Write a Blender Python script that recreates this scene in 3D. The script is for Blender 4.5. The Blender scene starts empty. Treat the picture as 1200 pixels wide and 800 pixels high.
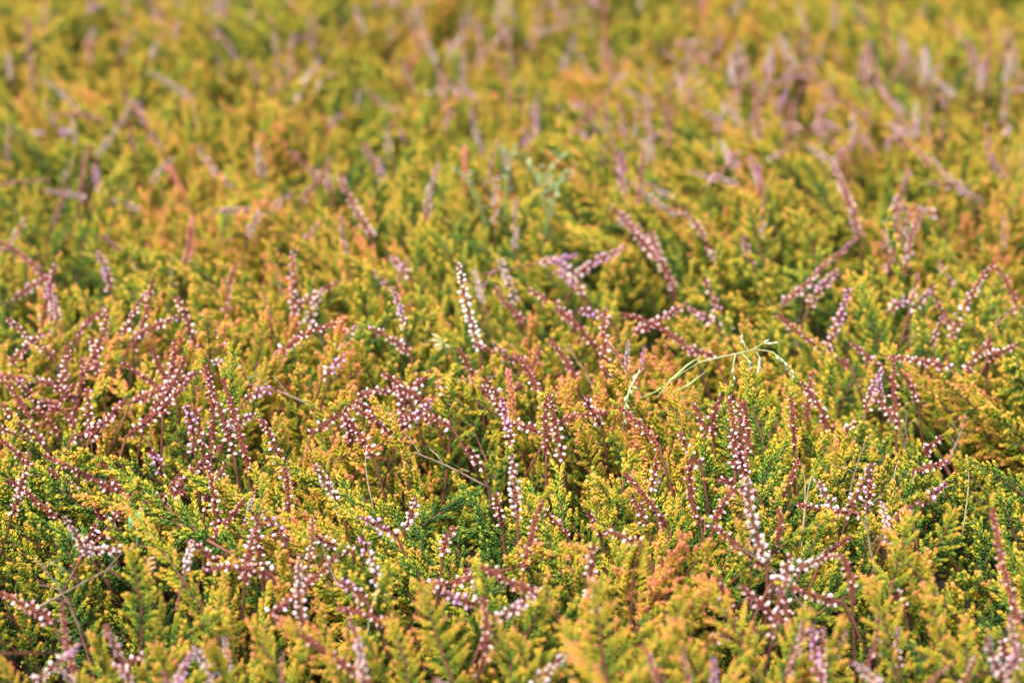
import bpy, math, random
import numpy as np
from mathutils import Vector, Matrix, Quaternion, noise

random.seed(7)
R = math.radians
scene = bpy.context.scene
COL = scene.collection

# ------------------------------------------------------------------ camera, light, exposure
CAM_H, PITCH, LENS, FOCUS, FSTOP = 0.56, 18.0, 102.0, 1.545, 7.6
cam_data = bpy.data.cameras.new("camera")
cam = bpy.data.objects.new("camera", cam_data)
COL.objects.link(cam)
cam.location = (0, 0, CAM_H)
cam.rotation_euler = (R(90 - PITCH), 0, 0)
cam_data.lens = LENS
cam_data.sensor_width = 36
cam_data.clip_start = 0.02
cam_data.clip_end = 500
cam_data.dof.use_dof = True
cam_data.dof.focus_distance = FOCUS
cam_data.dof.aperture_fstop = FSTOP
scene.camera = cam

SUN_EL, SUN_AZ = 52.0, 205.0          # azimuth measured clockwise from +Y: behind the camera, a little to its left
world = bpy.data.worlds.new("World")
scene.world = world
world.use_nodes = True
wn = world.node_tree
bg = wn.nodes["Background"]
sky = wn.nodes.new("ShaderNodeTexSky")
sky.sky_type = 'NISHITA'
sky.sun_disc = False
sky.sun_elevation = R(SUN_EL)
sky.sun_rotation = R(SUN_AZ)
sky.dust_density = 5.0
wn.links.new(sky.outputs[0], bg.inputs[0])
bg.inputs[1].default_value = 0.15
sun_data = bpy.data.lights.new("sun", 'SUN')
sun_data.energy = 1.7
sun_data.angle = R(8.0)
sun_data.color = (1.0, 0.96, 0.90)
sun = bpy.data.objects.new("sun", sun_data)
COL.objects.link(sun)
to_sun = Vector((math.sin(R(SUN_AZ)) * math.cos(R(SUN_EL)), math.cos(R(SUN_AZ)) * math.cos(R(SUN_EL)), math.sin(R(SUN_EL))))
sun.rotation_euler = to_sun.to_track_quat('Z', 'Y').to_euler()
scene.view_settings.view_transform = 'Standard'
scene.view_settings.look = 'None'
scene.view_settings.gamma = 1
scene.view_settings.use_curve_mapping = False
scene.view_settings.exposure = 1.5
scene.cycles.max_bounces = 6
scene.cycles.diffuse_bounces = 4
scene.cycles.transmission_bounces = 4
scene.cycles.transparent_max_bounces = 4

# ------------------------------------------------------------------ picture <-> place
FWD = Vector((0, math.cos(R(PITCH)), -math.sin(R(PITCH))))
UPV = Vector((0, math.sin(R(PITCH)), math.cos(R(PITCH))))
EYE = Vector((0, 0, CAM_H))

def ray(px, py):
    return FWD + Vector((1, 0, 0)) * ((px - 600) / 1200 * 36 / LENS) + UPV * ((400 - py) / 1200 * 36 / LENS)

def project(p):
    d = p - EYE
    z = d.dot(FWD)
    return 600 + d.x / z * LENS / 36 * 1200, 400 - d.dot(UPV) / z * LENS / 36 * 1200, z

def height(x, y):
    amp = .78
    return amp * (0.020 * noise.noise(Vector((x * 5.2, y * 5.2, 3.1))) + 0.016 * noise.noise(Vector((x * 13, y * 13, 8.7)))
            + 0.012 * noise.noise(Vector((x * 30, y * 30, 1.7))))

def on_canopy(px, py, up=0.0):
    d = ray(px, py)
    z = 0.0
    for _ in range(6):
        t = (z + up - CAM_H) / d.z
        p = EYE + d * t
        z = 0.5 * z + 0.5 * height(p.x, p.y)
    return p

def at_depth(px, py, depth):
    return EYE + ray(px, py) * depth

# ------------------------------------------------------------------ materials
def new_mat(name):
    m = bpy.data.materials.new(name)
    m.use_nodes = True
    nt = m.node_tree
    nt.nodes.clear()
    out = nt.nodes.new("ShaderNodeOutputMaterial")
    return m, nt, out

def attr(nt, name, kind):
    a = nt.nodes.new("ShaderNodeAttribute")
    a.attribute_name = name
    a.attribute_type = kind
    return a.outputs["Fac"]

def math_node(nt, op, a, b=None, clamp=False):
    n = nt.nodes.new("ShaderNodeMath")
    n.operation = op
    n.use_clamp = clamp
    for i, v in enumerate((a, b)):
        if v is None: continue
        if isinstance(v, (int, float)): n.inputs[i].default_value = v
        else: nt.links.new(v, n.inputs[i])
    return n.outputs[0]

def ramp(nt, fac, stops):
    r = nt.nodes.new("ShaderNodeValToRGB")
    els = r.color_ramp.elements
    while len(els) < len(stops): els.new(0.5)
    for e, (p, c) in zip(els, stops):
        e.position = p
        e.color = (*c, 1)
    nt.links.new(fac, r.inputs[0])
    return r.outputs[0]

def soft_surface(nt, out, colour, rough=0.5, trans=0.3, spec=0.35):
    p = nt.nodes.new("ShaderNodeBsdfPrincipled")
    p.inputs["Roughness"].default_value = rough
    p.inputs["Specular IOR Level"].default_value = spec
    nt.links.new(colour, p.inputs["Base Color"])
    if trans:
        t = nt.nodes.new("ShaderNodeBsdfTranslucent")
        nt.links.new(colour, t.inputs["Color"])
        mx = nt.nodes.new("ShaderNodeMixShader")
        mx.inputs[0].default_value = trans
        nt.links.new(p.outputs[0], mx.inputs[1])
        nt.links.new(t.outputs[0], mx.inputs[2])
        nt.links.new(mx.outputs[0], out.inputs[0])
    else:
        nt.links.new(p.outputs[0], out.inputs[0])

def leaf_material():
    m, nt, out = new_mat("heather_leaf")
    tone = attr(nt, "tone", 'INSTANCER')
    tip = attr(nt, "tip", 'GEOMETRY')
    f = math_node(nt, 'ADD', tone, math_node(nt, 'MULTIPLY', math_node(nt, 'SUBTRACT', tip, 0.55), 0.82), True)
    c = ramp(nt, f, [(0.0, (0.045, 0.125, 0.020)), (0.22, (0.14, 0.26, 0.028)), (0.42, (0.375, 0.385, 0.028)),
                     (0.62, (0.60, 0.45, 0.034)), (0.80, (0.67, 0.36, 0.065)), (1.0, (0.68, 0.24, 0.12))])
    soft_surface(nt, out, c, 0.45, 0.36, 0.35)
    return m

def plain_ramp_material(name, stops, rough=0.5, trans=0.0, spec=0.3, vary=0.0):
    m, nt, out = new_mat(name)
    t = attr(nt, "tip", 'GEOMETRY')
    if vary:
        t = math_node(nt, 'ADD', t, math_node(nt, 'MULTIPLY', math_node(nt, 'SUBTRACT', attr(nt, "tone", 'INSTANCER'), 0.5), vary), True)
    soft_surface(nt, out, ramp(nt, t, stops), rough, trans, spec)
    return m

def noisy_material(name, ca, cb, scale, rough=0.7, bump=0.0, trans=0.0):
    m, nt, out = new_mat(name)
    co = nt.nodes.new("ShaderNodeTexCoord")
    n = nt.nodes.new("ShaderNodeTexNoise")
    n.inputs["Scale"].default_value = scale
    n.inputs["Detail"].default_value = 6
    nt.links.new(co.outputs["Object"], n.inputs["Vector"])
    soft_surface(nt, out, ramp(nt, n.outputs[0], [(0.3, ca), (0.7, cb)]), rough, trans)
    return m

M_LEAF = leaf_material()
M_STEM = noisy_material("red_brown_stem", (0.07, 0.024, 0.015), (0.18, 0.065, 0.035), 120)
M_BRACT = plain_ramp_material("maroon_bract", [(0.0, (0.15, 0.034, 0.026)), (0.6, (0.27, 0.062, 0.048)), (1.0, (0.44, 0.13, 0.10))], 0.5, 0.2, 0.3, 0.5)
M_BUD = {
    'w': plain_ramp_material("white_pink_bud", [(0.0, (0.36, 0.10, 0.13)), (0.35, (0.62, 0.30, 0.34)), (0.72, (0.82, 0.60, 0.61)), (1.0, (0.84, 0.72, 0.70))], 0.45, 0.25, 0.35, 0.9),
    'r': plain_ramp_material("dull_rose_bud", [(0.0, (0.30, 0.06, 0.07)), (0.5, (0.50, 0.19, 0.20)), (1.0, (0.80, 0.60, 0.58))], 0.45, 0.2, 0.3, 0.5),
    'm': plain_ramp_material("mauve_bud", [(0.0, (0.38, 0.10, 0.24)), (0.5, (0.62, 0.30, 0.55)), (1.0, (0.76, 0.54, 0.74))], 0.45, 0.3, 0.3, 0.4),
    'p': plain_ramp_material("silvery_pink_bud", [(0.0, (0.36, 0.15, 0.17)), (0.45, (0.64, 0.44, 0.45)), (1.0, (0.84, 0.74, 0.72))], 0.5, 0.3, 0.3, 0.7),
    'v': plain_ramp_material("creamy_white_bud", [(0.0, (0.50, 0.34, 0.32)), (0.4, (0.78, 0.70, 0.66)), (1.0, (0.88, 0.84, 0.78))], 0.45, 0.25, 0.35, 0.3),
    'k': plain_ramp_material("dusty_pink_bud", [(0.0, (0.36, 0.09, 0.12)), (0.45, (0.66, 0.36, 0.40)), (1.0, (0.85, 0.67, 0.69))], 0.45, 0.25, 0.3, 0.7),
}
M_GRASS = plain_ramp_material("pale_grass", [(0.0, (0.24, 0.34, 0.06)), (0.5, (0.36, 0.46, 0.18)), (1.0, (0.66, 0.72, 0.54))], 0.45, 0.25, 0.4)
M_WEED = plain_ramp_material("grey_green_weed", [(0.0, (0.16, 0.26, 0.07)), (0.6, (0.34, 0.44, 0.22)), (1.0, (0.66, 0.70, 0.58))], 0.5, 0.3, 0.3)
M_GREEN = plain_ramp_material("blue_green_leaf", [(0.0, (0.07, 0.17, 0.05)), (0.6, (0.13, 0.30, 0.10)), (1.0, (0.25, 0.42, 0.20))], 0.5, 0.35, 0.3)
M_STRAW = noisy_material("dry_straw", (0.32, 0.25, 0.14), (0.56, 0.47, 0.31), 150, 0.6)
M_BROWN = plain_ramp_material("brown_dead_leaf", [(0.0, (0.10, 0.045, 0.03)), (0.5, (0.35, 0.17, 0.08)), (1.0, (0.55, 0.36, 0.20))], 0.6, 0.2, 0.2)
M_PINKTIP = plain_ramp_material("pink_shoot_tip", [(0.0, (0.42, 0.28, 0.04)), (0.5, (0.60, 0.23, 0.11)), (1.0, (0.66, 0.24, 0.22))], 0.5, 0.3, 0.3)
M_CREAM = plain_ramp_material("cream_petal", [(0.0, (0.26, 0.30, 0.06)), (0.5, (0.34, 0.36, 0.12)), (1.0, (0.50, 0.49, 0.28))], 0.5, 0.3, 0.3)

# ------------------------------------------------------------------ mesh helpers
class MB:
    """Collects leaves, beads and tubes, each vertex with a 'tip' value; build() makes ONE mesh."""
    def __init__(self):
        self.v, self.f, self.t, self.m, self.mats = [], [], [], [], []
    def slot(self, mat):
        if mat not in self.mats: self.mats.append(mat)
        return self.mats.index(mat)
    def add(self, vs, fs, ts, mat):
        b = len(self.v); s = self.slot(mat)
        self.v += vs; self.t += ts
        self.f += [tuple(i + b for i in q) for q in fs]
        self.m += [s] * len(fs)
    def leaf(self, o, d, up, length, width, thick, t0, t1, mat, mid=0.5):
        d = d.normalized(); s = d.cross(up)
        if s.length < 1e-6: s = d.orthogonal()
        s.normalize(); n = s.cross(d)
        c = o + d * length * mid
        tm = t0 + (t1 - t0) * mid
        vs = [o, c + s * width / 2, c + n * thick * 0.65, c - s * width / 2, c - n * thick * 0.35, o + d * length + n * (length * 0.06)]
        fs = [(0, 2, 1), (0, 3, 2), (0, 4, 3), (0, 1, 4), (5, 1, 2), (5, 2, 3), (5, 3, 4), (5, 4, 1)]
        self.add([tuple(v) for v in vs], fs, [t0, tm, tm, tm, tm, t1], mat)
    def blade(self, pts, widths, up, thick, t0, t1, mat):
        """a long thin leaf following PTS, folded along its midrib, with thickness"""
        n = len(pts); vs = []; ts = []
        for i, p in enumerate(pts):
            d = (pts[min(i + 1, n - 1)] - pts[max(i - 1, 0)]).normalized()
            s = d.cross(up).normalized(); q = s.cross(d)
            w = widths[i] / 2
            vs += [p + s * w + q * thick, p - q * thick, p - s * w + q * thick, p + q * thick * 0.4]
            ts += [t0 + (t1 - t0) * i / (n - 1)] * 4
        fs = []
        for i in range(n - 1):
            for k in range(4):
                a, b = i * 4 + k, i * 4 + (k + 1) % 4
                fs.append((a, b, b + 4, a + 4))
        fs += [(3, 2, 1, 0), tuple((n - 1) * 4 + k for k in range(4))]
        self.add([tuple(v) for v in vs], fs, ts, mat)
    def tube(self, pts, radii, mat, sides=5, t0=0.0, t1=1.0):
        n = len(pts); vs = []; ts = []
        ref = Vector((0.31, 0.83, 0.46))
        for i, p in enumerate(pts):
            d = (pts[min(i + 1, n - 1)] - pts[max(i - 1, 0)]).normalized()
            a = d.cross(ref).normalized(); b = d.cross(a)
            for k in range(sides):
                an = 2 * math.pi * k / sides
                vs.append(tuple(p + (a * math.cos(an) + b * math.sin(an)) * radii[i]))
                ts.append(t0 + (t1 - t0) * i / (n - 1))
        fs = []
        for i in range(n - 1):
            for k in range(sides):
                a, b = i * sides + k, i * sides + (k + 1) % sides
                fs.append((a, b, b + sides, a + sides))
        fs += [tuple(reversed(range(sides))), tuple((n - 1) * sides + k for k in range(sides))]
        self.add(vs, fs, ts, mat)
    def bead(self, o, d, length, radius, t0, t1, mat, seg=7, lobes=0.0):
        """an egg-shaped bell hanging from O along D"""
        d = d.normalized(); a = d.orthogonal().normalized(); b = d.cross(a)
        prof = [(0.0, 0.25), (0.18, 0.78), (0.42, 1.0), (0.68, 0.88), (0.88, 0.55), (1.0, 0.2)]
        vs = []; ts = []
        for h, r in prof:
            for k in range(seg):
                an = 2 * math.pi * k / seg
                rr = radius * r * (1 + lobes * math.cos(an * 3) * h)
                vs.append(tuple(o + d * length * h + (a * math.cos(an) + b * math.sin(an)) * rr)); ts.append(t0 + (t1 - t0) * h)
        fs = []
        for i in range(len(prof) - 1):
            for k in range(seg):
                p, q = i * seg + k, i * seg + (k + 1) % seg
                fs.append((p, q, q + seg, p + seg))
        fs += [tuple(reversed(range(seg))), tuple((len(prof) - 1) * seg + k for k in range(seg))]
        self.add(vs, fs, ts, mat)
    def merge(self, other, M, dt=0.0):
        vs = [tuple(M @ Vector(v)) for v in other.v]
        b = len(self.v)
        self.v += vs; self.t += [t + dt for t in other.t]
        self.f += [tuple(i + b for i in q) for q in other.f]
        mp = [self.slot(m) for m in other.mats]
        self.m += [mp[i] for i in other.m]
    def mesh(self, name):
        me = bpy.data.meshes.new(name)
        me.from_pydata(self.v, [], self.f)
        for m in self.mats: me.materials.append(m)
        me.polygons.foreach_set("material_index", self.m)
        me.polygons.foreach_set("use_smooth", [True] * len(self.f))
        at = me.attributes.new("tip", 'FLOAT', 'POINT')
        at.data.foreach_set("value", self.t)
        me.update()
        return me

def link(name, mesh, parent=None, M=None, tone=None):
    o = bpy.data.objects.new(name, mesh)
    COL.objects.link(o)
    if parent is not None: o.parent = parent
    if M is not None: o.matrix_local = M
    if tone is not None: o["tone"] = float(tone)
    return o

def thing(name, loc, label=None, cat=None, group=None):
    o = bpy.data.objects.new(name, None)
    COL.objects.link(o)
    o.location = loc
    o.empty_display_size = 0.01
    if label: o["label"] = label
    if cat: o["category"] = cat
    if group: o["group"] = group
    return o

def frame(o, d, roll=0.0, s=1.0):
    """matrix: local +Z along D, at O"""
    q = d.to_track_quat('Z', 'Y') @ Quaternion((0, 0, 1), roll)
    return Matrix.Translation(o) @ q.to_matrix().to_4x4() @ Matrix.Diagonal((s, s, s, 1))

def rnd(a, b): return random.uniform(a, b)

def curve(p0, p1, p2, n):
    return [p0 * (1 - t) ** 2 + p1 * 2 * t * (1 - t) + p2 * t * t for t in (i / (n - 1) for i in range(n))]

# ------------------------------------------------------------------ the setting: soil under the heather
def soil():
    n = 60
    mb = MB()
    xs = [(-1 + 2 * i / n) for i in range(n + 1)]
    xs = [math.copysign(abs(v) ** 3.0 * 60 + abs(v) * 2.0, v) for v in xs]
    vs = []
    for y in xs:
        for x in xs:
            near = abs(x) < 4 and abs(y) < 6
            vs.append((x, y + 2, -0.105 + (0.008 * noise.noise(Vector((x * 6, y * 6, 0))) if near else 0)))
    fs = [(j * (n + 1) + i, j * (n + 1) + i + 1, (j + 1) * (n + 1) + i + 1, (j + 1) * (n + 1) + i) for j in range(n) for i in range(n)]
    mb.add(vs, fs, [0] * len(vs), noisy_material("dark_peaty_soil", (0.012, 0.010, 0.007), (0.05, 0.04, 0.022), 60, 0.95))
    g = link("ground", mb.mesh("ground"))
    g["kind"] = "structure"
soil()

# ------------------------------------------------------------------ foliage: branchlets, shoots
def branchlet_mb(length, seed):
    rs = random.Random(seed)
    mb = MB()
    bend = Vector((rs.uniform(-.2, .2), rs.uniform(-.2, .2), 0)) * length
    pts = curve(Vector((0, 0, 0)), Vector((0, 0, length * .5)) + bend * .5, Vector((bend.x * 0.6, bend.y * 0.6, length)), 6)
    mb.tube(pts, [0.00045, .0004, .0004, .0004, .0003, .0002], M_LEAF, 4, 0.05, 0.6)
    step = 0.00105
    n = int(length / step)
    for i in range(n):
        t = (i + 0.6) / n
        k = min(int(t * 5), 4); u = t * 5 - k
        p = pts[k].lerp(pts[k + 1], u)
        ax = (pts[k + 1] - pts[k]).normalized()
        for s in (0, 1):
            an = math.pi * s + (math.pi / 2) * (i % 2) + 0.35 * i + rs.uniform(-.2, .2)
            side = Vector((math.cos(an), math.sin(an), 0))
            op = R(rs.uniform(30, 46)) * (1 - 0.45 * t)
            d = ax * math.cos(op) + side * math.sin(op)
            ln = rs.uniform(.0028, .0038) * (1 - 0.32 * t ** 3)
            j = rs.uniform(-.14, .14)
            mb.leaf(p, d, side * -1 + ax * .2, ln, ln * .40, ln * .26, 0.12 + 0.62 * t + j, 0.36 + 0.62 * t + j, M_LEAF, .58)
    for k in range(4):
        an = k * math.pi / 2 + .4
        d = Vector((math.cos(an) * .35, math.sin(an) * .35, 1))
        mb.leaf(pts[-1] - Vector((0, 0, .0004)), d, Vector((-d.x, -d.y, 0.1)), .0026, .0012, .0008, .78, 1.0, M_LEAF, .55)
    return mb

BL = [(L, branchlet_mb(L, 100 + i)) for i, L in enumerate((.006, .0075, .009, .0105, .012, .014, .0082, .0112))]
BL_MESH = [b.mesh("branchlet") for _, b in BL]

def shoot_plan(length, seed, spread=1.0, dens=1.0):
    """stem points and branchlet placements of one leafy shoot, growing along +Z"""
    rs = random.Random(seed)
    bx, by = rs.uniform(-.18, .18) * length, rs.uniform(-.18, .18) * length
    pts = curve(Vector((0, 0, 0)), Vector((bx, by, length * .55)), Vector((bx * .4, by * .4, length)), 9)
    br = []
    n = int(length / .0027 * dens)
    ph = rs.uniform(0, 6)
    for i in range(n):
        t = 0.14 + 0.86 * (i + .5) / n
        k = min(int(t * 8), 7); u = t * 8 - k
        p = pts[k].lerp(pts[k + 1], u)
        ax = (pts[k + 1] - pts[k]).normalized()
        an = (ph + i * math.pi + rs.gauss(0, .42)) if seed % 2 else (ph + i * 2.39996 + rs.uniform(-.4, .4))
        a = ax.cross(Vector((.3, .9, .1))).normalized(); b = ax.cross(a)
        side = a * math.cos(an) + b * math.sin(an)
        op = R(rs.uniform(34, 54)) * (1 - 0.45 * max(0, t - .6) / .4) * spread
        d = (ax * math.cos(op) + side * math.sin(op)).normalized()
        want = (.0135 * min(1, 0.6 + 1.6 * (t - .1)) * (1 - 0.58 * max(0, t - .45) / .55)) * rs.uniform(.7, 1.2)
        q = min(range(len(BL)), key=lambda z: abs(BL[z][0] - want) + rs.random() * .001)
        br.append((q, frame(p, d, rs.uniform(0, 6), rs.uniform(.9, 1.12)), 0.26 * (t - .62) + rs.gauss(0, .05)))
    br.append((3, frame(pts[-2], (pts[-1] - pts[-2]), 0, 1.0), 0.1))
    return pts, br, length

PLANS = [shoot_plan(L, 40 + i, s, dn) for i, (L, s, dn) in enumerate([
    (.062, 1.0, 1), (.078, .8, .95), (.088, 1.15, .9), (.094, .85, 1.05), (.102, 1.0, .9), (.070, 1.2, 1),
    (.084, .7, .9), (.096, 1.15, .85), (.114, .8, 1), (.058, 1.05, 1.1), (.090, .95, .75), (.106, 1.05, .75)])]

def stem_mb(plan):
    mb = MB()
    pts = plan[0]
    mb.tube(pts, [.0011 - .0007 * i / 8 for i in range(9)], M_STEM, 5)
    return mb
def foliage_mb(plan):
    mb = MB()
    for q, M, dt in plan[1]: mb.merge(BL[q][1], M, dt)
    return mb
STEM_MESH = [stem_mb(p).mesh("stem") for p in PLANS]
FOL_MB = [foliage_mb(p) for p in PLANS]
FOL_MESH = [m.mesh("foliage") for m in FOL_MB]

hidden = bpy.data.collections.new("shoot_kinds")        # sources of the scattered mass, not part of the scene itself
for i, p in enumerate(PLANS):
    mb = stem_mb(p)
    mb.merge(FOL_MB[i], Matrix.Identity(4))
    hidden.objects.link(bpy.data.objects.new("shoot_kind_%02d" % i, mb.mesh("shoot_kind")))

def scatter_object(name, label, cat, source, pts):
    """ONE object: points with rotation, scale, kind and tone, carrying a copy of a source mesh each"""
    me = bpy.data.meshes.new(name)
    me.from_pydata([p[0] for p in pts], [], [])
    a = me.attributes.new("rot", 'FLOAT_VECTOR', 'POINT'); a.data.foreach_set("vector", [c for p in pts for c in p[1]])
    a = me.attributes.new("scl", 'FLOAT', 'POINT'); a.data.foreach_set("value", [p[2] for p in pts])
    a = me.attributes.new("var", 'INT', 'POINT'); a.data.foreach_set("value", [p[3] for p in pts])
    a = me.attributes.new("tone", 'FLOAT', 'POINT'); a.data.foreach_set("value", [p[4] for p in pts])
    o = bpy.data.objects.new(name, me)
    COL.objects.link(o)
    ng = bpy.data.node_groups.new(name, 'GeometryNodeTree')
    ng.interface.new_socket("Geometry", in_out='INPUT', socket_type='NodeSocketGeometry')
    ng.interface.new_socket("Geometry", in_out='OUTPUT', socket_type='NodeSocketGeometry')
    N = ng.nodes
    gi, go = N.new("NodeGroupInput"), N.new("NodeGroupOutput")
    ci = N.new("GeometryNodeCollectionInfo")
    ci.inputs["Collection"].default_value = source
    ci.inputs["Separate Children"].default_value = True
    ci.inputs["Reset Children"].default_value = True
    iop = N.new("GeometryNodeInstanceOnPoints")
    iop.inputs["Pick Instance"].default_value = True
    def named(n, t):
        x = N.new("GeometryNodeInputNamedAttribute"); x.data_type = t; x.inputs["Name"].default_value = n
        return x.outputs["Attribute"]
    L = ng.links
    L.new(gi.outputs[0], iop.inputs["Points"])
    L.new(ci.outputs[0], iop.inputs["Instance"])
    L.new(named("var", 'INT'), iop.inputs["Instance Index"])
    L.new(named("scl", 'FLOAT'), iop.inputs["Scale"])
    e = N.new("FunctionNodeEulerToRotation")
    L.new(named("rot", 'FLOAT_VECTOR'), e.inputs[0])
    L.new(e.outputs[0], iop.inputs["Rotation"])
    L.new(iop.outputs[0], go.inputs[0])
    md = o.modifiers.new("scatter", 'NODES')
    md.node_group = ng
    o["label"] = label; o["category"] = cat; o["kind"] = "stuff"
    return o

# gaps between the bushes (picture x, y, radius in picture units) and warmer or greener patches
HOLES = [(40, 748, 62), (130, 552, 22), (432, 558, 22), (508, 690, 26), (610, 728, 34), (700, 710, 22), (320, 476, 20), (165, 480, 18), (898, 522, 24),
         (935, 438, 22), (1010, 300, 26), (1180, 565, 26), (10, 642, 26), (215, 650, 18), (960, 742, 34), (1120, 690, 24), (935, 625, 18), (340, 300, 18),
         (440, 455, 18), (215, 720, 26), (130, 690, 22), (495, 335, 18), (870, 700, 24), (60, 445, 20), (600, 395, 18), (1100, 520, 20),
         (925, 115, 28), (130, 40, 24), (660, 50, 22), (275, 95, 26), (120, 300, 22), (1165, 120, 28), (620, 640, 20), (790, 590, 18), (830, 660, 18), (490, 760, 26),
         (290, 575, 18), (1085, 590, 20), (190, 215, 22), (460, 60, 18), (770, 330, 16), (1015, 210, 24), (380, 700, 24), (660, 560, 16)]
PATCH = [(480, 540, 50, .30), (785, 655, 55, -.2), (250, 400, 90, .12), (40, 410, 90, .12), (300, 330, 120, .10), (440, 270, 60, .12), (700, 740, 90, .02), (290, 730, 70, .08), (1060, 640, 80, .06),
         (1120, 450, 60, .16), (960, 520, 60, .12), (560, 600, 60, .06), (170, 640, 60, .06), (520, 740, 90, -.18), (230, 700, 70, -.16), (850, 730, 60, -.12), (1140, 560, 70, -.2),
         (60, 530, 70, -.08), (640, 690, 70, -.18), (800, 600, 60, -.06), (900, 330, 100, -.06), (440, 430, 80, -.08), (690, 240, 120, -.06), (280, 60, 120, -.06), (1000, 700, 70, -.1),
         (20, 700, 60, -.1), (600, 560, 50, -.08), (740, 560, 60, .08), (880, 400, 50, .1), (360, 560, 40, .2)]

def patch_tone(px, py):
    return sum(a * math.exp(-((px - x) ** 2 + ((py - y) * 1.5) ** 2) / (r * r)) for x, y, r, a in PATCH)
def hole(px, py):
    return max((math.exp(-(((px - x) / (r * 1.15)) ** 2 + ((py - y) / (r * .75)) ** 2) ** 2) for x, y, r in HOLES), default=0)

X0, X1, Y0, Y1, STEP = -1.55, 1.55, 0.75, 4.1, 0.0163
pts = []          # position, rotation, scale, kind, tone, tip, layer
nx, ny = int((X1 - X0) / STEP), int((Y1 - Y0) / STEP)
for j in range(ny):
    for i in range(nx):
        x = X0 + (i + random.random()) * STEP
        y = Y0 + (j + random.random()) * STEP
        px, py, dz = project(Vector((x, y, 0)))
        h = height(x, y)
        inside = -90 < px < 1290 and -140 < py < 960
        if not inside and random.random() < 0.35: continue
        gap = noise.noise(Vector((x * 17, y * 17, 20.3)))
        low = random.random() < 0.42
        if gap > 0.16 and random.random() < min(1, (gap - .16) * 6):
            if random.random() < .5: continue
            low = True
        k = random.randrange(len(PLANS))
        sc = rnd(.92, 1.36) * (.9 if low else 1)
        L = PLANS[k][2] * sc
        tilt = abs(random.gauss(0, .42)) if not low else abs(random.gauss(0, .7))
        az = rnd(0, 2 * math.pi)
        tx, ty = math.sin(tilt) * math.cos(az), math.sin(tilt) * math.sin(az)
        tx += 1.5 * noise.noise(Vector((x * 4.5, y * 4.5, 50))) - .22; ty += 1.0 * noise.noise(Vector((x * 4.5, y * 4.5, 60))) - 0.10
        d = Vector((tx, ty, max(.25, math.cos(min(tilt, 1.3))))).normalized()
        hl = 0
        if inside:
            qx, qy, _z = project(Vector((x, y, 0)) + Vector((-d.x, -d.y, 0)) * L * .6)
            hl = max(hole(px, py), hole(qx, qy))
            if hl > 0.35:
                if random.random() < .92: continue
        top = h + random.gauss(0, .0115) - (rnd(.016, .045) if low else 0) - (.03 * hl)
        base = Vector((x, y, top)) - d * L * rnd(.86, 1.0)
        q = d.to_track_quat('Z', 'Y') @ Quaternion((0, 0, 1), rnd(0, 6.28))
        tone = .405 + .27 * noise.noise(Vector((x * 6.5, y * 6.5, 12))) + .14 * noise.noise(Vector((x * 20, y * 20, 33))) + random.gauss(0, .10)
        if inside: tone += patch_tone(px, py)
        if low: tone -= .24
        if random.random() < .03: tone += .18
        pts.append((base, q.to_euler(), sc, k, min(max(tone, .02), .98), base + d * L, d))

# tall leafy shoots that stand out in the photograph: base x, y, tip x, y, tone
PLUMES = [(722, 815, 706, 690, .55), (776, 812, 797, 700, .52), (538, 800, 502, 690, .56), (585, 775, 560, 725, .5), (875, 790, 818, 690, .6), (845, 812, 800, 735, .55),
          (1048, 712, 1072, 612, .44), (1040, 790, 1012, 690, .52), (292, 640, 305, 565, .40), (156, 735, 144, 650, .42), (246, 735, 256, 690, .5), (240, 432, 236, 375, .47),
          (345, 805, 300, 730, .55), (395, 800, 330, 742, .62), (12, 812, -8, 775, .6), (130, 805, 112, 755, .48), (1120, 790, 1090, 690, .54),
          (1110, 700, 1050, 625, .56), (930, 800, 952, 725, .47), (690, 815, 655, 740, .5), (620, 812, 600, 750, .5), (470, 815, 450, 735, .55), (445, 790, 420, 745, .45),
          (960, 815, 985, 740, .5), (1150, 812, 1140, 735, .5), (1195, 812, 1180, 740, .46), (190, 812, 175, 762, .55), (255, 815, 240, 765, .52), (805, 815, 780, 752, .5),
          (415, 815, 385, 770, .5), (870, 660, 862, 615, .55), (905, 320, 880, 235, .5), (990, 165, 987, 95, .62), (725, 615, 700, 570, .45), (1080, 650, 1110, 600, .42)]
mine = []
for bx, by, tx, ty, tn in PLUMES:
    b = on_canopy(bx, by, .004); dep = (b - EYE).dot(FWD)
    t = at_depth(tx, ty, dep - rnd(.0, .02))
    d = (t - b).normalized()
    ln = (t - b).length + .02
    k = min(range(len(PLANS)), key=lambda z: abs(PLANS[z][2] - ln))
    sc = ln / PLANS[k][2]
    if sc > 1.45: sc = 1.45
    base = t - d * PLANS[k][2] * sc
    mine.append((base, (d.to_track_quat('Z', 'Y') @ Quaternion((0, 0, 1), rnd(0, 6))).to_euler(), sc, k, tn, t, d))

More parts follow.
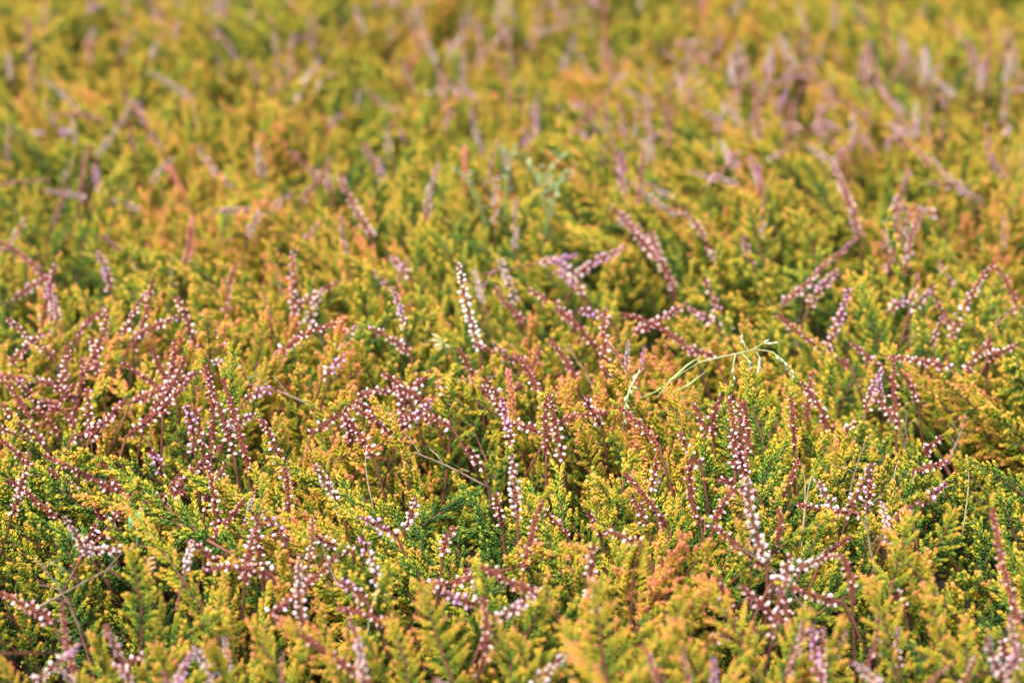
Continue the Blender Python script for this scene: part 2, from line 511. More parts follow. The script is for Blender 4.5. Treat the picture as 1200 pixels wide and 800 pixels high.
# which scattered shoots show largest: a coarse picture with the nearest shoot in every cell
G = 4
gw, gh = 1200 // G, 800 // G
owner = -np.ones((gh, gw), int)
cand = []
for idx, p in enumerate(pts):
    px, py, z = project(p[5])
    if -60 < px < 1260 and 60 < py < 900: cand.append((z, idx))
cand.sort()
cnt = {}
for z, idx in cand:
    p = pts[idx]
    L = PLANS[p[3]][2] * p[2]
    n = 0
    for u in (.35, .5, .65, .8, .92):
        px, py, zz = project(p[0] + p[6] * L * u)
        r = .0075 * (1.0 if u < .85 else .6) / zz * LENS / 36 * 1200 / G
        cx, cy = px / G, py / G
        x0, x1, y0, y1 = max(0, int(cx - r)), min(gw, int(cx + r) + 1), max(0, int(cy - r)), min(gh, int(cy + r) + 1)
        if x0 >= x1 or y0 >= y1: continue
        w = owner[y0:y1, x0:x1]
        yy, xx = np.ogrid[y0:y1, x0:x1]
        msk = (w < 0) & ((xx - cx) ** 2 + (yy - cy) ** 2 <= r * r)
        n += int(msk.sum()); w[msk] = idx
    cnt[idx] = n
N_INDIV = 296 - len(mine)
best = sorted(cnt, key=lambda i: -cnt[i])[:N_INDIV]
best_set = set(best)

# ------------------------------------------------------------------ label words
COLS = [(70, "at the left edge"), (190, "near the left edge"), (320, "in the left third"), (440, "well left of centre"), (540, "just left of centre"), (660, "at the centre"), (760, "just right of centre"),
        (880, "well right of centre"), (1010, "in the right third"), (1130, "near the right edge"), (9999, "at the right edge")]
ROWS = [(90, "top"), (180, "upper"), (270, "high middle"), (360, "upper middle"), (440, "middle"), (520, "lower middle"), (600, "low middle"), (680, "lower"), (740, "bottom"), (9999, "lowest")]
def zone(px, py):
    return next(n for m, n in ROWS if py < m) + " row " + next(n for m, n in COLS if px < m)
def pose(dx, dy):
    if dy > abs(dx) * 2.8: return "upright"
    if dy > abs(dx) * .75: return "leaning left" if dx < 0 else "leaning right"
    return "lying leftwards" if dx < 0 else "lying rightwards"
NUMS = ["", "", "two", "three", "four", "five", "six", "seven", "eight", "nine"]
ORD = ["", "second", "third", "fourth", "fifth", "sixth", "seventh", "eighth"]
def settle_labels(rows):
    """rows: (object, label, px, py); labels that fall together are told apart by their order from left to right"""
    by = {}
    for r in rows: by.setdefault(r[1], []).append(r)
    for lab, rs in by.items():
        rs.sort(key=lambda r: r[2])
        for i, r in enumerate(rs):
            if len(rs) == 1: r[0]["label"] = lab
            elif i == 0: r[0]["label"] = "leftmost " + lab
            elif i == len(rs) - 1: r[0]["label"] = "rightmost " + lab
            elif len(rs) == 3: r[0]["label"] = "middle " + lab
            else: r[0]["label"] = ORD[i] + " from left, " + lab

def tone_word(t):
    return ("green" if t < .33 else "yellow-green" if t < .45 else "yellow" if t < .54 else "golden" if t < .64 else "orange" if t < .80 else "rusty red")

# ------------------------------------------------------------------ leafy shoots as things
shoot_rows = []
def make_shoot(p, detailed):
    base, eul, sc, k, tone, tip, d = p
    px, py, z = project(tip)
    bx, by, _ = project(base)
    root = thing("heather_shoot", base, None, "heather shoot", "leafy heather shoots in the foreground")
    root.rotation_euler = eul
    root.scale = (sc, sc, sc)
    root["tone"] = float(tone)
    link("stem", STEM_MESH[k], root)
    if detailed:
        for q, M, dt in PLANS[k][1]:
            link("branchlet", BL_MESH[q], root, M, tone + dt)
    else:
        link("foliage", FOL_MESH[k], root, None, tone)
    size = "long" if PLANS[k][2] * sc > .09 else "short" if PLANS[k][2] * sc < .062 else ""
    shoot_rows.append((root, " ".join(f"{size} {tone_word(tone)} heather shoot {pose(px - bx, by - py)}, {zone(px, py)}".split()), px, py))
for p in mine: make_shoot(p, True)
for n, i in enumerate(best): make_shoot(pts[i], n < 60)
settle_labels(shoot_rows)
scatter_object("heather_foliage", "mass of golden and green heather foliage covering the ground behind and between the shoots", "foliage", hidden,
               [p[:5] for i, p in enumerate(pts) if i not in best_set])

# ------------------------------------------------------------------ flower spikes
def floret_mb(kind, seed):
    """one floret hanging along +Z: stalk, maroon bracts, egg-shaped bell"""
    rs = random.Random(seed)
    mb = MB()
    Z = Vector((0, 0, 1))
    st = .0011
    mb.tube([Vector((0, 0, 0)), Vector((0, 0, st))], [.0003, .0003], M_BRACT, 4, .2, .5)
    ln, rd = {'w': (.0027, .00098), 'r': (.0022, .0008), 'm': (.0029, .00105), 'p': (.0028, .0008), 'v': (.0030, .0011), 'k': (.0026, .00085)}[kind]
    ln *= rs.uniform(.9, 1.12); rd *= rs.uniform(.92, 1.08)
    mb.bead(Vector((0, 0, st * .8)), Z, ln, rd, .05, 1.0, M_BUD[kind], 7, .10)
    nb = 4
    for i in range(nb):
        an = 2 * math.pi * i / nb + rs.uniform(-.3, .3)
        s = Vector((math.cos(an), math.sin(an), 0))
        if kind in 'wr':
            mb.leaf(Vector((0, 0, st * .5)), Z * .75 + s * .75, s * -1, ln * .55, ln * .36, ln * .12, .2, .85, M_BRACT, .55)
        else:
            mb.leaf(Vector((0, 0, st * .7)) + s * rd * .35, Z + s * .42, s * -1, ln * .95, ln * .36, ln * .14, .35, 1.0, M_BUD[kind], .6)
    return mb
FLO = {k: [floret_mb(k, i * 7 + ord(k)) for i in range(4)] for k in 'wrmpkv'}
FLO_MESH = {k: [m.mesh("floret") for m in v] for k, v in FLO.items()}

def spike_plan(base, tip, kind, rs, slim=1.0):
    """curved axis and florets in coordinates local to BASE"""
    ax = tip - base
    L = ax.length
    side = ax.normalized().orthogonal()
    side = Quaternion(ax.normalized(), rs.uniform(0, 6.28)) @ side
    mid = ax * .5 + side * L * rs.uniform(.02, .13) + Vector((0, 0, L * .04))
    root = -ax.normalized() * .018 + Vector((0, 0, -.03))
    pts_ = [root, root * .45] + curve(Vector((0, 0, 0)), mid, ax, 11)
    cv = pts_[2:]
    step = {'w': .00108, 'r': .0013, 'm': .0012, 'p': .0011, 'k': .0012, 'v': .0011}[kind]
    n = max(5, min(70, int(L / step)))
    fl = []
    ph = rs.uniform(0, 6)
    for i in range(n):
        t = (i + .3) / n
        if kind == 'r' and rs.random() < .22: continue
        if kind in 'wk' and rs.random() < .16: continue
        k = min(int(t * 10), 9); u = t * 10 - k
        p = cv[k].lerp(cv[k + 1], u); a = (cv[k + 1] - cv[k]).normalized()
        e = a.orthogonal().normalized(); f = a.cross(e)
        an = ph + i * 2.39996 + rs.uniform(-.5, .5)
        s = e * math.cos(an) + f * math.sin(an)
        op = R(rs.uniform(62, 92) if kind != 'p' else rs.uniform(40, 68)) * (1 - .35 * t ** 2)
        d = a * math.cos(op) + s * math.sin(op) + Vector((0, 0, -.22))
        sc = slim * rs.uniform(.72, 1.18) * (1.05 - .48 * t ** 2)
        kd = kind
        if kind == 'm' and t < .35: kd = 'w'
        if kind == 'w' and rs.random() < .34: kd = 'r'
        if kind == 'w' and t > .86 and rs.random() < .2: kd = 'm'
        fl.append((kd, rs.randrange(4), frame(p + s * .0004, d.normalized(), rs.uniform(0, 6), sc), rs.uniform(.1, .9)))
    return pts_, cv, fl, L

def spike_stem_mb(pts_, cv, L, kind, rs):
    mb = MB()
    n = len(pts_)
    mb.tube(pts_, [.0008 - .0004 * i / (n - 1) for i in range(n)], M_STEM, 5)
    m = int(L / .0011)
    dense = {'w': .75, 'r': 1.0, 'm': .5, 'p': .3, 'k': .6, 'v': .35}[kind]
    for i in range(m):
        t = (i + .5) / m
        k = min(int(t * 10), 9); u = t * 10 - k
        p = cv[k].lerp(cv[k + 1], u); a = (cv[k + 1] - cv[k]).normalized()
        e = a.orthogonal().normalized(); f = a.cross(e)
        for s in range(3):
            if rs.random() > dense: continue
            an = i * 1.1 + s * 2.094 + rs.uniform(-.3, .3)
            sd = e * math.cos(an) + f * math.sin(an)
            ln = rs.uniform(.0022, .0034)
            mb.leaf(p, a * .8 + sd * .75, sd * -1, ln, ln * .42, ln * .22, rs.uniform(0, .3), rs.uniform(.5, 1), M_BRACT, .55)
    return mb

KIND_WORDS = {'v': "creamy white heather spike", 'w': "white-budded maroon heather spike", 'r': "rust-red heather spike with few buds", 'm': "mauve-tipped heather spike", 'p': "silvery pink faded heather spike", 'k': "dusty pink heather spike"}
spike_rows = []
def make_spike(bx, by, tx, ty, kind, detail, clear=False):
    rs = random.Random(int(bx * 31 + by * 17 + tx))
    if ty > by + 2: bx, by, tx, ty = tx, ty, bx, by
    dx, dy = tx - bx, by - ty
    flat = dy < .75 * abs(dx)
    b = on_canopy(bx, by, .022 if clear else .013 if flat else .008 if by > 260 else .015)
    dep = (b - EYE).dot(FWD)
    t = at_depth(tx, ty, dep - rs.uniform(-.1, .5) * .02)
    if t.z < height(t.x, t.y) + .010: t = on_canopy(tx, ty, .012)
    if (t - b).length > .11: t = b + (t - b).normalized() * .11
    if (t - b).length < .010: t = b + (t - b).normalized() * .010
    b = b - (t - b).normalized() * .007
    pts_, cv, fl, L = spike_plan(b, t, kind, rs, .78 if by < 250 else 1.0)
    root = thing("heather_flower_spike", b, None, "flower spike", "heather flower spikes standing out of the foliage")
    root["tone"] = rs.uniform(.2, .8)
    st = link("stem", spike_stem_mb(pts_, cv, L, kind, rs).mesh("stem"), root, None, rs.uniform(.2, .8))
    if detail:
        for kd, v, M, tn in fl: link("floret", FLO_MESH[kd][v], root, M, tn)
    else:
        mb = MB()
        for kd, v, M, tn in fl: mb.merge(FLO[kd][v], M, (tn - .5) * .6)
        link("flower_head", mb.mesh("flower_head"), root, None, rs.uniform(.3, .7))
    if rs.random() < (.45 if kind in 'rw' else .2):
        for q in range(rs.choice((1, 2, 3))):
            dd = (cv[-1] - cv[-2]).normalized() + Vector((rs.uniform(-.4, .4), rs.uniform(-.4, .4), rs.uniform(-.2, .3))) * (q > 0)
            link("leafy_tip", BL_MESH[rs.choice((0, 1, 2))], root, frame(cv[-1], dd, rs.uniform(0, 6), rs.uniform(.7, 1.0)), rs.uniform(.3, .62))
    size = "long" if math.hypot(dx, dy) > 75 else "short" if math.hypot(dx, dy) < 34 else ""
    mx, my = (bx + tx) / 2, (by + ty) / 2
    spike_rows.append((root, " ".join(f"{size} {KIND_WORDS[kind]} {pose(dx, dy)}, {zone(mx, my)}".split()), mx, my))

SPIKES = """
38 95 31 18 w|12 84 8 60 p|85 125 48 92 p|105 62 104 32 k|118 176 157 118 p|90 232 50 224 p|155 243 128 234 p|218 112 173 84 p|185 207 204 184 p|272 64 255 38 k|250 20 252 0 m|194 34 190 2 k|
370 38 345 50 k|378 212 342 178 w|385 195 360 228 w|295 267 312 238 p|318 246 342 226 p|280 246 250 247 m|215 307 222 268 r|145 60 160 35 k|60 140 52 118 k|300 90 290 70 k|375 100 392 84 p|155 165 150 140 r|
625 46 686 22 p|660 18 692 4 p|714 78 707 8 r|521 138 513 80 w|508 66 487 8 p|540 104 543 60 p|568 176 553 125 p|468 130 428 104 k|441 196 426 168 w|430 266 398 204 w|458 176 455 148 p|503 242 515 192 p|
665 167 706 120 r|732 158 724 118 k|758 122 729 104 p|735 72 752 58 k|792 72 776 58 k|788 246 740 214 p|785 232 752 212 p|765 287 715 240 w|600 70 590 30 k|560 40 548 8 k|690 140 672 116 k|480 100 470 70 k|
862 134 876 66 w|888 157 884 94 w|845 146 862 110 p|950 86 915 98 m|975 117 948 80 k|940 32 934 2 p|1010 24 1000 0 k|1036 107 1018 46 w|1013 86 1018 48 m|1040 66 1032 0 r|1076 78 1084 52 m|1140 64 1108 24 k|
1148 82 1139 54 p|985 182 972 162 w|985 183 1010 158 w|972 187 944 168 p|855 213 808 201 p|1055 162 1047 142 m|1003 267 977 196 w|1042 268 1066 200 w|1142 228 1092 184 p|1118 222 1088 216 w|1088 250 1060 244 w|
832 294 804 248 w|895 268 888 250 k|1045 307 1068 248 w|1190 84 1184 30 k|1105 118 1098 96 k|1170 200 1160 182 m|910 130 900 108 k|1060 60 1056 40 m|820 100 808 76 k|842 52 838 24 k|
52 330 -4 282 r|52 374 66 310 w|20 347 58 324 w|22 417 50 390 w|107 372 126 360 r|100 432 127 364 w|88 392 104 376 w|75 442 81 408 w|88 470 96 420 r|150 392 171 344 w|160 398 179 328 r|224 392 206 348 w|
256 397 240 368 p|268 354 278 308 r|347 374 344 296 w|360 354 398 330 w|364 372 378 340 p|335 412 402 378 w|386 434 402 418 m|193 474 205 400 w|158 502 228 436 w|182 450 144 424 r|166 466 240 432 w|246 514 240 428 r|
270 522 244 444 w|286 534 262 446 r|36 504 -2 440 r|42 510 2 474 w|50 472 20 446 w|76 462 44 446 w|96 506 132 486 w|106 500 103 456 w|115 502 147 468 w|70 474 86 452 r|226 516 218 474 m|234 512 228 480 w|276 498 297 486 p|
270 430 250 424 p|300 463 320 457 m|378 500 396 488 w|328 546 307 492 w|24 536 4 518 r|116 430 108 396 w|60 500 40 478 r|196 440 180 410 r|
559 396 538 308 v c|603 348 586 304 p|606 368 580 336 r|446 330 436 318 m|470 314 460 306 m|468 408 432 384 w|400 398 418 382 p|690 312 732 290 m|668 318 646 305 m|674 338 650 318 m|660 368 620 340 w|692 402 652 362 r|
706 372 680 364 m|802 410 728 368 r|786 328 764 272 w|768 300 722 248 w|668 434 644 398 r|556 448 538 410 r|612 444 632 408 r|596 494 564 454 w|584 470 570 446 w|492 468 450 438 w|456 504 410 476 w|442 494 416 470 w|
516 498 470 488 w|466 514 454 486 w|430 524 398 482 w|478 470 464 450 w|524 462 512 446 w|640 520 640 468 r|656 524 644 464 w|664 494 712 484 r|700 488 688 466 w|762 514 727 478 r|622 504 590 494 w|480 492 506 470 m|410 510 404 480 w|
852 380 826 326 w|826 372 806 362 m|925 348 968 308 w|956 348 982 316 m|972 397 994 338 m|986 422 912 368 r|1030 428 998 402 w|1050 482 1047 418 r|1040 418 1104 428 w|1050 358 1068 344 m|1075 358 1092 340 m|1116 378 1091 334 r|
1120 388 1164 310 w|1192 364 1166 310 r|1158 424 1160 394 r|1140 428 1160 400 w|1192 404 1172 412 w|1062 312 1078 250 w|825 414 798 406 w|1045 488 1024 464 w|860 534 854 464 w|838 504 846 464 r|869 530 868 470 w|930 514 927 468 r|
964 494 938 448 w|822 494 814 478 w|814 534 798 508 w|990 510 1000 498 p|1090 524 1104 512 w|1070 460 1060 440 r|880 300 872 276 k|1110 330 1100 306 k|
56 600 10 564 r|132 574 54 534 w|86 574 58 552 w|146 580 122 542 r|186 546 178 530 m|120 624 152 580 w|115 645 152 644 p|124 610 112 590 r|174 592 214 576 w|255 614 244 544 w|246 584 264 544 w|220 634 242 650 w|290 668 301 618 w|
240 668 302 672 w|330 708 394 650 w|47 722 -4 694 w|402 778 322 722 r|50 792 76 768 p|146 780 168 768 w|326 624 308 598 m|336 584 334 550 w|396 594 368 544 p|372 628 402 642 w|98 640 112 616 w|
605 594 600 534 p c|586 604 580 580 w|618 654 636 588 r|656 616 638 596 w|772 604 732 554 r|762 566 768 540 w|478 608 486 584 p|452 622 422 606 m|432 648 424 628 m|446 684 434 648 p|524 638 532 616 w|520 682 582 668 w|
628 692 566 664 r|588 718 638 688 p|416 694 402 684 m|546 702 522 694 m|562 774 566 700 r|446 732 398 714 r|692 688 696 640 w|736 632 712 622 w|750 602 742 586 w|636 794 662 768 p|700 716 690 700 p|560 690 548 668 w|
820 604 810 538 r|872 552 864 526 w|894 644 876 560 p c|905 638 914 598 r|884 654 838 616 w|970 586 958 562 p|934 590 994 598 w|1000 584 1022 542 m|1016 590 1020 560 w|1052 608 1078 588 w|910 684 926 652 p|918 678 982 650 p|
974 702 928 688 w|996 694 988 652 r|898 714 870 688 w|856 724 842 678 r|920 708 914 688 w|848 746 886 738 w|1054 700 1046 682 w|1200 748 1163 598 r|976 644 992 632 r|1080 548 1112 540 w|1092 580 1108 566 m|940 742 910 724 r|
1180 770 1172 750 w|560 540 548 524 k|700 620 690 600 r
"""
rows = [r.split() for r in SPIKES.replace("\n", "").split("|") if r.strip()]
for r in rows:
    bx, by, tx, ty = (float(v) for v in r[:4])
    big = math.hypot(tx - bx, ty - by)
    make_spike(bx, by, tx, ty, r[4], by > 300 and big > 34, len(r) > 5)
rd = random.Random(5)
for cx, cy, wx, wy, n, kinds in ((150, 450, 110, 60, 5, 'wwr'), (465, 480, 55, 30, 3, 'ww'), (240, 600, 70, 60, 4, 'wr'), (890, 560, 60, 90, 5, 'wrw'), (660, 420, 90, 50, 4, 'rw')):
    for _ in range(n):
        x, y = cx + rd.uniform(-wx, wx), cy + rd.uniform(-wy, wy)
        a, l = rd.gauss(.1, .7), rd.uniform(35, 85)
        make_spike(x, y, x + l * math.sin(a), y - l * abs(math.cos(a)), rd.choice(kinds), True)
settle_labels(spike_rows)
print("SPIKES", len(rows))

# the many further spikes, mostly small and far: one scattered mass
spk = bpy.data.collections.new("spike_kinds")
for i, kd in enumerate(('k', 'p', 'w', 'r', 'm', 'k')):
    rs = random.Random(900 + i)
    L = (.046, .040, .050, .052, .034, .036)[i]
    pts_, cv, fl, L = spike_plan(Vector((0, 0, 0)), Vector((0, 0, L)), kd, rs)
    mb = spike_stem_mb(pts_, cv, L, kd, rs)
    for k2, v, M, tn in fl: mb.merge(FLO[k2][v], M, (tn - .5) * .2)
    spk.objects.link(bpy.data.objects.new("spike_kind_%02d" % i, mb.mesh("spike_kind")))
extra = []
while len(extra) < 5200:
    x, y = rnd(-1.5, 1.5), rnd(.8, 4.0)
    px, py, z = project(Vector((x, y, 0)))
    if noise.noise(Vector((x * 3.2, y * 3.2, 77))) < rnd(-.5, .35): continue
    if 0 < px < 1200 and 0 < py < 800:
        want = .42 + .58 * math.exp(-((px - 980) / 230) ** 2 - ((py - 110) / 150) ** 2) + .2 * math.exp(-((px - 640) / 160) ** 2 - ((py - 90) / 110) ** 2)
        if random.random() > (want if py < 280 else .10): continue
    tilt = abs(random.gauss(0, .6)); az = rnd(0, 6.28)
    d = Vector((math.sin(tilt) * math.cos(az), math.sin(tilt) * math.sin(az), max(.1, math.cos(tilt)))).normalized()
    extra.append(((x, y, height(x, y) + .010 + .012 * (tilt > .8)), (d.to_track_quat('Z', 'Y') @ Quaternion((0, 0, 1), rnd(0, 6))).to_euler(), rnd(.42, .85), random.randrange(6), rnd(.2, .8)))
scatter_object("far_flower_spikes", "many small dusty pink flower spikes scattered through the heather further off", "flower spikes", spk, extra)

# ------------------------------------------------------------------ the few strangers among the heather
def V(px, py, dep): return at_depth(px, py, dep)

def grass_panicle():
    b = on_canopy(748, 472, .010); dep = (b - EYE).dot(FWD) - .012
    root = thing("grass_panicle", b, "pale green grass flower head arching over the heather, right of centre", "grass")
    def P(x, y, dd=0): return V(x, y, dep + dd) - b
    path = [P(735, 474, .01), P(770, 458), P(800, 436), P(820, 424), P(845, 418), P(868, 413), P(886, 408)]
    mb = MB(); mb.tube(path, [.0004, .0004, .00036, .00034, .00034, .0003, .0003], M_GRASS, 5, .3, .8); link("stalk", mb.mesh("stalk"), root)
    mb = MB()
    mb.blade([P(770, 466, -.003), P(785, 446, -.003), P(805, 428, -.003), P(820, 418, -.003)], [.0008, .0012, .0011, .0003], Vector((.2, -.6, 1)), .0002, .1, .55, M_GRASS)
    link("leaf", mb.mesh("leaf"), root)
    mb = MB()
    mb.blade([P(790, 460, -.002), P(808, 450, -.002), P(826, 436, -.002)], [.0006, .0012, .0003], Vector((0, -1, .3)), .0002, .3, .6, M_GRASS)
    link("leaf", mb.mesh("leaf"), root)
    for pth, nsp in (([(884, 409), (894, 402), (905, 402)], 4), ([(886, 409), (905, 412), (920, 424), (929, 440)], 6), ([(862, 414), (859, 430), (860, 452)], 3),
                     ([(868, 413), (876, 420), (880, 430)], 2), ([(884, 408), (890, 418), (888, 432)], 4), ([(874, 411), (872, 402), (868, 395)], 2)):
        q = [P(x, y, rnd(-.004, .004)) for x, y in pth]
        mb = MB(); mb.tube(q, [.0004] + [.0003] * (len(q) - 1), M_GRASS, 4, .5, .8); br = link("branch", mb.mesh("branch"), root)
        for i in range(nsp):
            t = .35 + .65 * (i + .6) / nsp
            k = min(int(t * (len(q) - 1)), len(q) - 2); u = t * (len(q) - 1) - k
            p = q[k].lerp(q[k + 1], u); d = (q[k + 1] - q[k]).normalized() + Vector((rnd(-.4, .4), rnd(-.4, .4), rnd(-.5, .2)))
            s = MB()
            s.leaf(Vector((0, 0, 0)), d, Vector((0, -1, 0)), .0054, .0014, .0010, .5, 1, M_GRASS, .4)
            s.leaf(Vector((0, 0, 0)), d + Vector((.2, .1, .1)), Vector((0, -1, 0)), .0048, .0011, .0008, .6, 1, M_GRASS, .4)
            so = link("spikelet", s.mesh("spikelet"), br); so.location = p
grass_panicle()

def second_panicle():
    b = on_canopy(734, 500, .008); dep = (b - EYE).dot(FWD) - .01
    root = thing("grass_panicle", b, "small upright pale grass tuft with drooping spikelets, left end of arching grass stalk", "grass")
    def P(x, y, dd=0): return V(x, y, dep + dd) - b
    mb = MB(); mb.tube([P(731, 505, .005), P(732, 480), P(738, 455), P(750, 433)], [.0006, .0006, .0005, .0003], M_GRASS, 5, .3, .8); link("stalk", mb.mesh("stalk"), root)
    for x, y, dx, dy in ((738, 455, 4, 10), (740, 452, 8, 4), (733, 472, 7, 12), (735, 462, -5, 12), (732, 478, 6, 10), (734, 482, 10, 6), (741, 448, 3, -8), (731, 488, 4, 12)):
        p = P(x, y, rnd(-.004, .004)); q = P(x + dx, y + dy, rnd(-.004, .004))
        s = MB(); s.leaf(Vector((0, 0, 0)), q - p, Vector((0, -1, 0)), .0058, .0017, .0012, .5, 1, M_GRASS, .45)
        link("spikelet", s.mesh("spikelet"), root).location = p
second_panicle()

def weed_sprig(px, py, ang, n, label):
    b = on_canopy(px, py, .012)
    root = thing("silvery_weed", b, label, "weed", "grey-green weed sprigs in the upper heather")
    rs = random.Random(px)
    d = Vector((math.sin(ang), -.15, math.cos(ang)))
    L = .020 + .003 * n
    pts_ = curve(Vector((0, 0, -.03)), d * L * .5 + Vector((0, 0, .006)), d * L, 8)
    mb = MB(); mb.tube(pts_, [.0008] * 8, M_WEED, 5, .1, .6); link("stem", mb.mesh("stem"), root)
    for i in range(n):
        t = .3 + .7 * i / n; k = min(int(t * 7), 6); p = pts_[k].lerp(pts_[k + 1], t * 7 - k)
        an = i * 2.4 + rs.uniform(-.3, .3)
        s = Vector((math.cos(an), math.sin(an) * .8, rs.uniform(.2, 1.3))).normalized()
        ln = rs.uniform(.006, .011)
        mb = MB()
        q = curve(p, p + s * ln * .6 + Vector((0, 0, .003)), p + s * ln - Vector((0, 0, .002)), 5)
        mb.blade(q, [.0007, .0022, .0027, .002, .0005], Vector((0, 0, 1)), .0003, .2, 1.0, M_WEED)
        link("leaf", mb.mesh("leaf"), root)
weed_sprig(588, 226, .25, 6, "upright grey-green weed sprig in the left half of the weed patch in the upper heather")
weed_sprig(620, 212, .9, 5, "grey-green weed sprig bending right, highest in the weed patch of the upper heather")
weed_sprig(608, 236, 1.1, 6, "grey-green weed sprig lying rightwards, middle of the weed patch in the upper heather")
weed_sprig(634, 250, .5, 6, "short grey-green weed sprig just left of the broad silvery one, upper heather")
weed_sprig(574, 240, -.7, 5, "small grey-green weed sprig lying leftwards, lowest left of the weed patch in the upper heather")
weed_sprig(650, 244, -.5, 7, "broad pale silvery weed sprig, rightmost of the weed patch in the upper heather")

def green_leaf():
    b = on_canopy(160, 632, .010); dep = (b - EYE).dot(FWD) - .012
    root = thing("seedling", b, "small blue-green three-lobed seedling leaf on a thin stalk, lower left", "seedling")
    def P(x, y, dd=0): return V(x, y, dep + dd) - b
    mb = MB(); mb.tube([P(160, 650), P(161, 630), P(160, 616)], [.0007, .0006, .0005], M_GREEN, 5, .1, .4); link("stalk", mb.mesh("stalk"), root)
    for tgt, w in (((168, 594), .0052), ((151, 605), .0045), ((150, 615), .0036)):
        q = curve(P(160, 617), (P(160, 617) + P(*tgt)) * .5 + Vector((0, -.004, .002)), P(*tgt), 6)
        mb = MB(); mb.blade(q, [.001, w * .8, w, w * .85, w * .5, .0005], Vector((.1, -1, .5)), .0004, .4, 1.0, M_GREEN); link("leaf", mb.mesh("leaf"), root)
green_leaf()

def cream_flower():
    b = on_canopy(520, 410, .012); dep = (b - EYE).dot(FWD) - .012
    root = thing("cream_flower", b, "pale cream tattered flower just left of the creamy white spike near the centre", "flower")
    def P(x, y, dd=0): return V(x, y, dep + dd) - b
    mb = MB(); mb.tube([P(524, 425, .01), P(522, 405)], [.0008, .0006], M_CREAM, 5, 0, .3); link("stem", mb.mesh("stem"), root)
    for x, y in ((506, 391), (504, 399), (508, 407), (528, 410), (521, 399), (514, 412)):
        q = curve(P(521, 404), (P(521, 404) + P(x, y)) * .5 + Vector((0, -.003, .003)), P(x, y), 5)
        mb = MB(); mb.blade(q, [.0008, .0018, .0022, .0018, .0006], Vector((rnd(-.5,.5), -1, rnd(-.2,1))), .0003, .2, 1.0, M_CREAM); link("petal", mb.mesh("petal"), root)
cream_flower()

def pink_tip(px, py, ang, scale, label):
    b = on_canopy(px, py + 18, .006)
    root = thing("pink_shoot_tip", b, label, "shoot tip", "pink young shoot tips")
    d = Vector((math.sin(ang), -.1, math.cos(ang))).normalized()
    L = .022 * scale
    pts_ = curve(Vector((0, 0, -.02)), d * L * .5, d * L, 6)
    mb = MB(); mb.tube(pts_, [.0009] * 5 + [.0005], M_PINKTIP, 5, .2, .6); link("stem", mb.mesh("stem"), root)
    mb = MB()
    for i in range(34):
        t = .25 + .75 * i / 34; k = min(int(t * 5), 4); p = pts_[k].lerp(pts_[k + 1], t * 5 - k)
        an = i * 2.4
        a = d.orthogonal().normalized(); s = a * math.cos(an) + d.cross(a) * math.sin(an)
        mb.leaf(p, d * .9 + s * (.9 - .5 * t), s * -1, .0055 * scale ** .5, .0018, .0011, .1 + .5 * t, .6 + .4 * t, M_PINKTIP, .5)
    link("leaves", mb.mesh("leaves"), root)
pink_tip(603, 460, -.15, 1.0, "coral pink young shoot tip at the centre, above two rust-red spikes")
pink_tip(222, 288, .1, 1.3, "dull pink shoot tip standing out of focus in the upper left heather")
pink_tip(226, 214, -.6, 1.3, "orange-pink shoot tip leaning left, high in the left third")
pink_tip(822, 20, .1, 1.6, "pale salmon shoot tip at the top edge, right of centre")
pink_tip(545, 205, .0, 1.4, "orange upright shoot tip beside the grey-green weed patch")

def straw(px, py, tx, ty, label):
    b = on_canopy(px, py, .004); dep = (b - EYE).dot(FWD) - .008
    t = V(tx, ty, dep) - b
    o_mb = MB()
    pts_ = curve(Vector((0, 0, -.03)), t * .5 + Vector((rnd(-.007, .007), rnd(-.004, .004), .001)), t, 8)
    o_mb.tube(pts_, [.00045 - .00028 * i / 7 for i in range(8)], M_STRAW, 5)
    o = link("dry_grass_stalk", o_mb.mesh("dry_grass_stalk")); o.location = b
    o["label"] = label; o["category"] = "stalk"; o["group"] = "dry pale grass stalks"
straw(938, 584, 936, 540, "thin dry straw stalk above the lying white-budded spike in the right third")
straw(940, 600, 952, 556, "thin dry stalk leaning right across the lying white-budded spike")
straw(1052, 575, 1052, 542, "straight pale dry stalk beside a mauve spike near the right edge")
straw(1054, 572, 1074, 552, "slanting pale dry stalk forking right from a straight one")
straw(1130, 570, 1133, 538, "fine dry stalk in the low middle row near the right edge")
straw(440, 548, 432, 520, "short bone-white dry twig left of the orange shoots")
straw(428, 735, 445, 690, "pale dry stalk below the faded pink spikes left of centre")
straw(1184, 206, 1176, 172, "pale blade of dry grass leaning left, upper right edge")
straw(1192, 204, 1196, 168, "pale blade of dry grass leaning right, upper right edge")
straw(876, 402, 872, 378, "hair-fine dry stalk above the pale grass flower head")
straw(600, 60, 592, 10, "grey dry stalk out of focus at the top centre")

def dead_leaf():
    b = on_canopy(176, 668, .012); dep = (b - EYE).dot(FWD) - .015
    root = thing("dead_leaf", b, "small brown dead leaf curled into three ribs in the lower left", "dead leaf")
    def P(x, y, dd=0): return V(x, y, dep + dd) - b
    for y in (655, 661, 667):
        q = curve(P(171, y + 2), P(176, y - 1, -.003), P(183, y - 3), 5)
        mb = MB(); mb.blade(q, [.0008, .0016, .0018, .0015, .0006], Vector((0, -.6, 1)), .0004, .3, 1.0, M_BROWN); link("rib", mb.mesh("rib"), root)
    mb = MB(); mb.tube([P(172, 672), P(171, 660), P(172, 652)], [.0005] * 3, M_BROWN, 4, 0, .2); link("stalk", mb.mesh("stalk"), root)
dead_leaf()

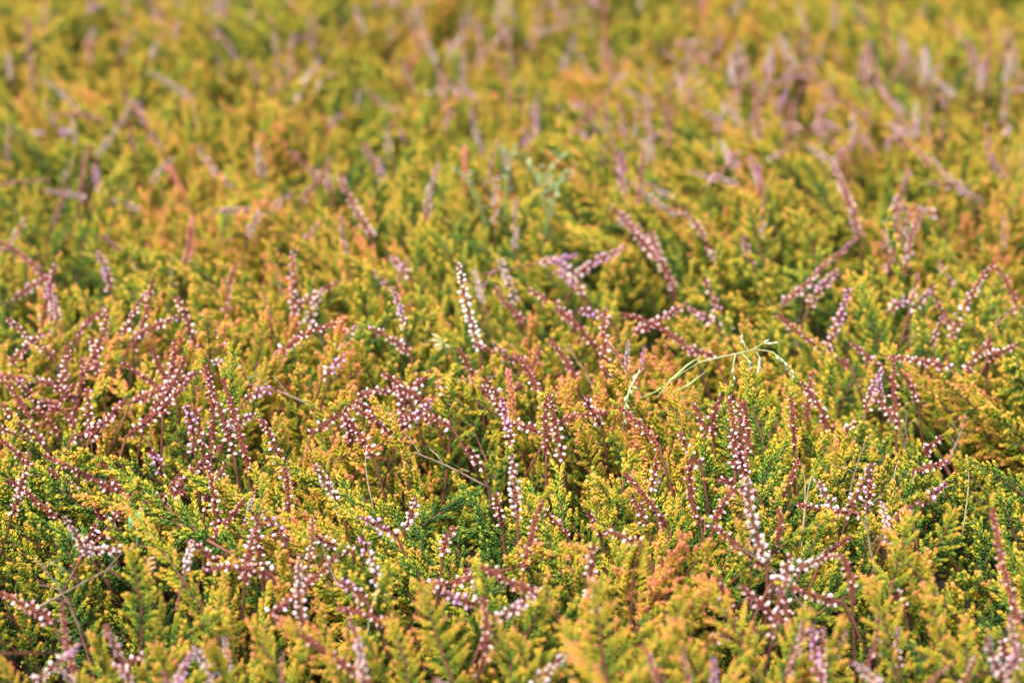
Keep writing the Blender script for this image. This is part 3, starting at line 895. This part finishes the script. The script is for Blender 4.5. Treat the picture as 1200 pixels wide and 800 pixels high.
twig_rows = []
rd = random.Random(11)
M_TWIG = noisy_material("grey_brown_twig", (0.10, 0.065, 0.045), (0.30, 0.22, 0.16), 200, 0.8)
for _ in range(18):
    px, py = rd.uniform(40, 1160), rd.uniform(330, 740)
    b = on_canopy(px, py, rd.uniform(-.006, .002))
    a, l = rd.gauss(0, .9), rd.uniform(.02, .045)
    d = Vector((math.sin(a), rd.uniform(-.3, .3), max(.15, math.cos(a)))).normalized() * l
    q = curve(Vector((0, 0, 0)) - d * .4, d * .5 + Vector((rd.uniform(-.2, .2), 0, rd.uniform(-.1, .2))) * l, d, 7)
    mb = MB(); mb.tube(q, [.0008 - .0006 * i / 6 for i in range(7)], M_TWIG, 5)
    for i in (2, 3, 5):
        e = q[i] + Vector((rd.uniform(-1, 1), rd.uniform(-1, 1), rd.uniform(0, 1))) * l * .3
        mb.tube([q[i], (q[i] + e) * .5 + Vector((0, 0, .001)), e], [.0004, .0003, .0002], M_TWIG, 4)
    o = link("dry_twig", mb.mesh("dry_twig")); o.location = b
    o["category"] = "twig"; o["group"] = "bare dry twigs caught in the heather"
    tx, ty, _z = project(b + d)
    twig_rows.append((o, f"bare grey-brown dry twig {pose(tx - px, py - ty)}, {zone(px, py)}", px, py))
settle_labels(twig_rows)

def yellow_feather():
    b = on_canopy(740, 694, .008); dep = (b - EYE).dot(FWD) - .014
    root = thing("feathery_shoot", b, "bright yellow feathery shoot with long narrow needles, bottom right of centre", "heather shoot")
    t = V(752, 640, dep) - b
    pts_ = curve(Vector((0, 0, -.02)), t * .5 + Vector((-.003, 0, 0)), t, 10)
    mb = MB(); mb.tube(pts_, [.0008 - .0005 * i / 9 for i in range(10)], M_STEM, 5); link("stem", mb.mesh("stem"), root)
    mb = MB(); d = t.normalized()
    for i in range(30):
        u = .15 + .85 * i / 30; k = min(int(u * 9), 8); p = pts_[k].lerp(pts_[k + 1], u * 9 - k)
        s = Vector((1 if i % 2 else -1, rnd(-.4, .3), 0))
        mb.leaf(p, d * .8 + s * (1.05 - .5 * u), Vector((0, -1, .2)), .0115 * (1.15 - .6 * u), .0013, .0010, .35, .75, M_LEAF, .55)
    link("needles", mb.mesh("needles"), root, None, .50)
yellow_feather()
print("OBJECTS", len(scene.objects), "SHOOTS", len(pts))
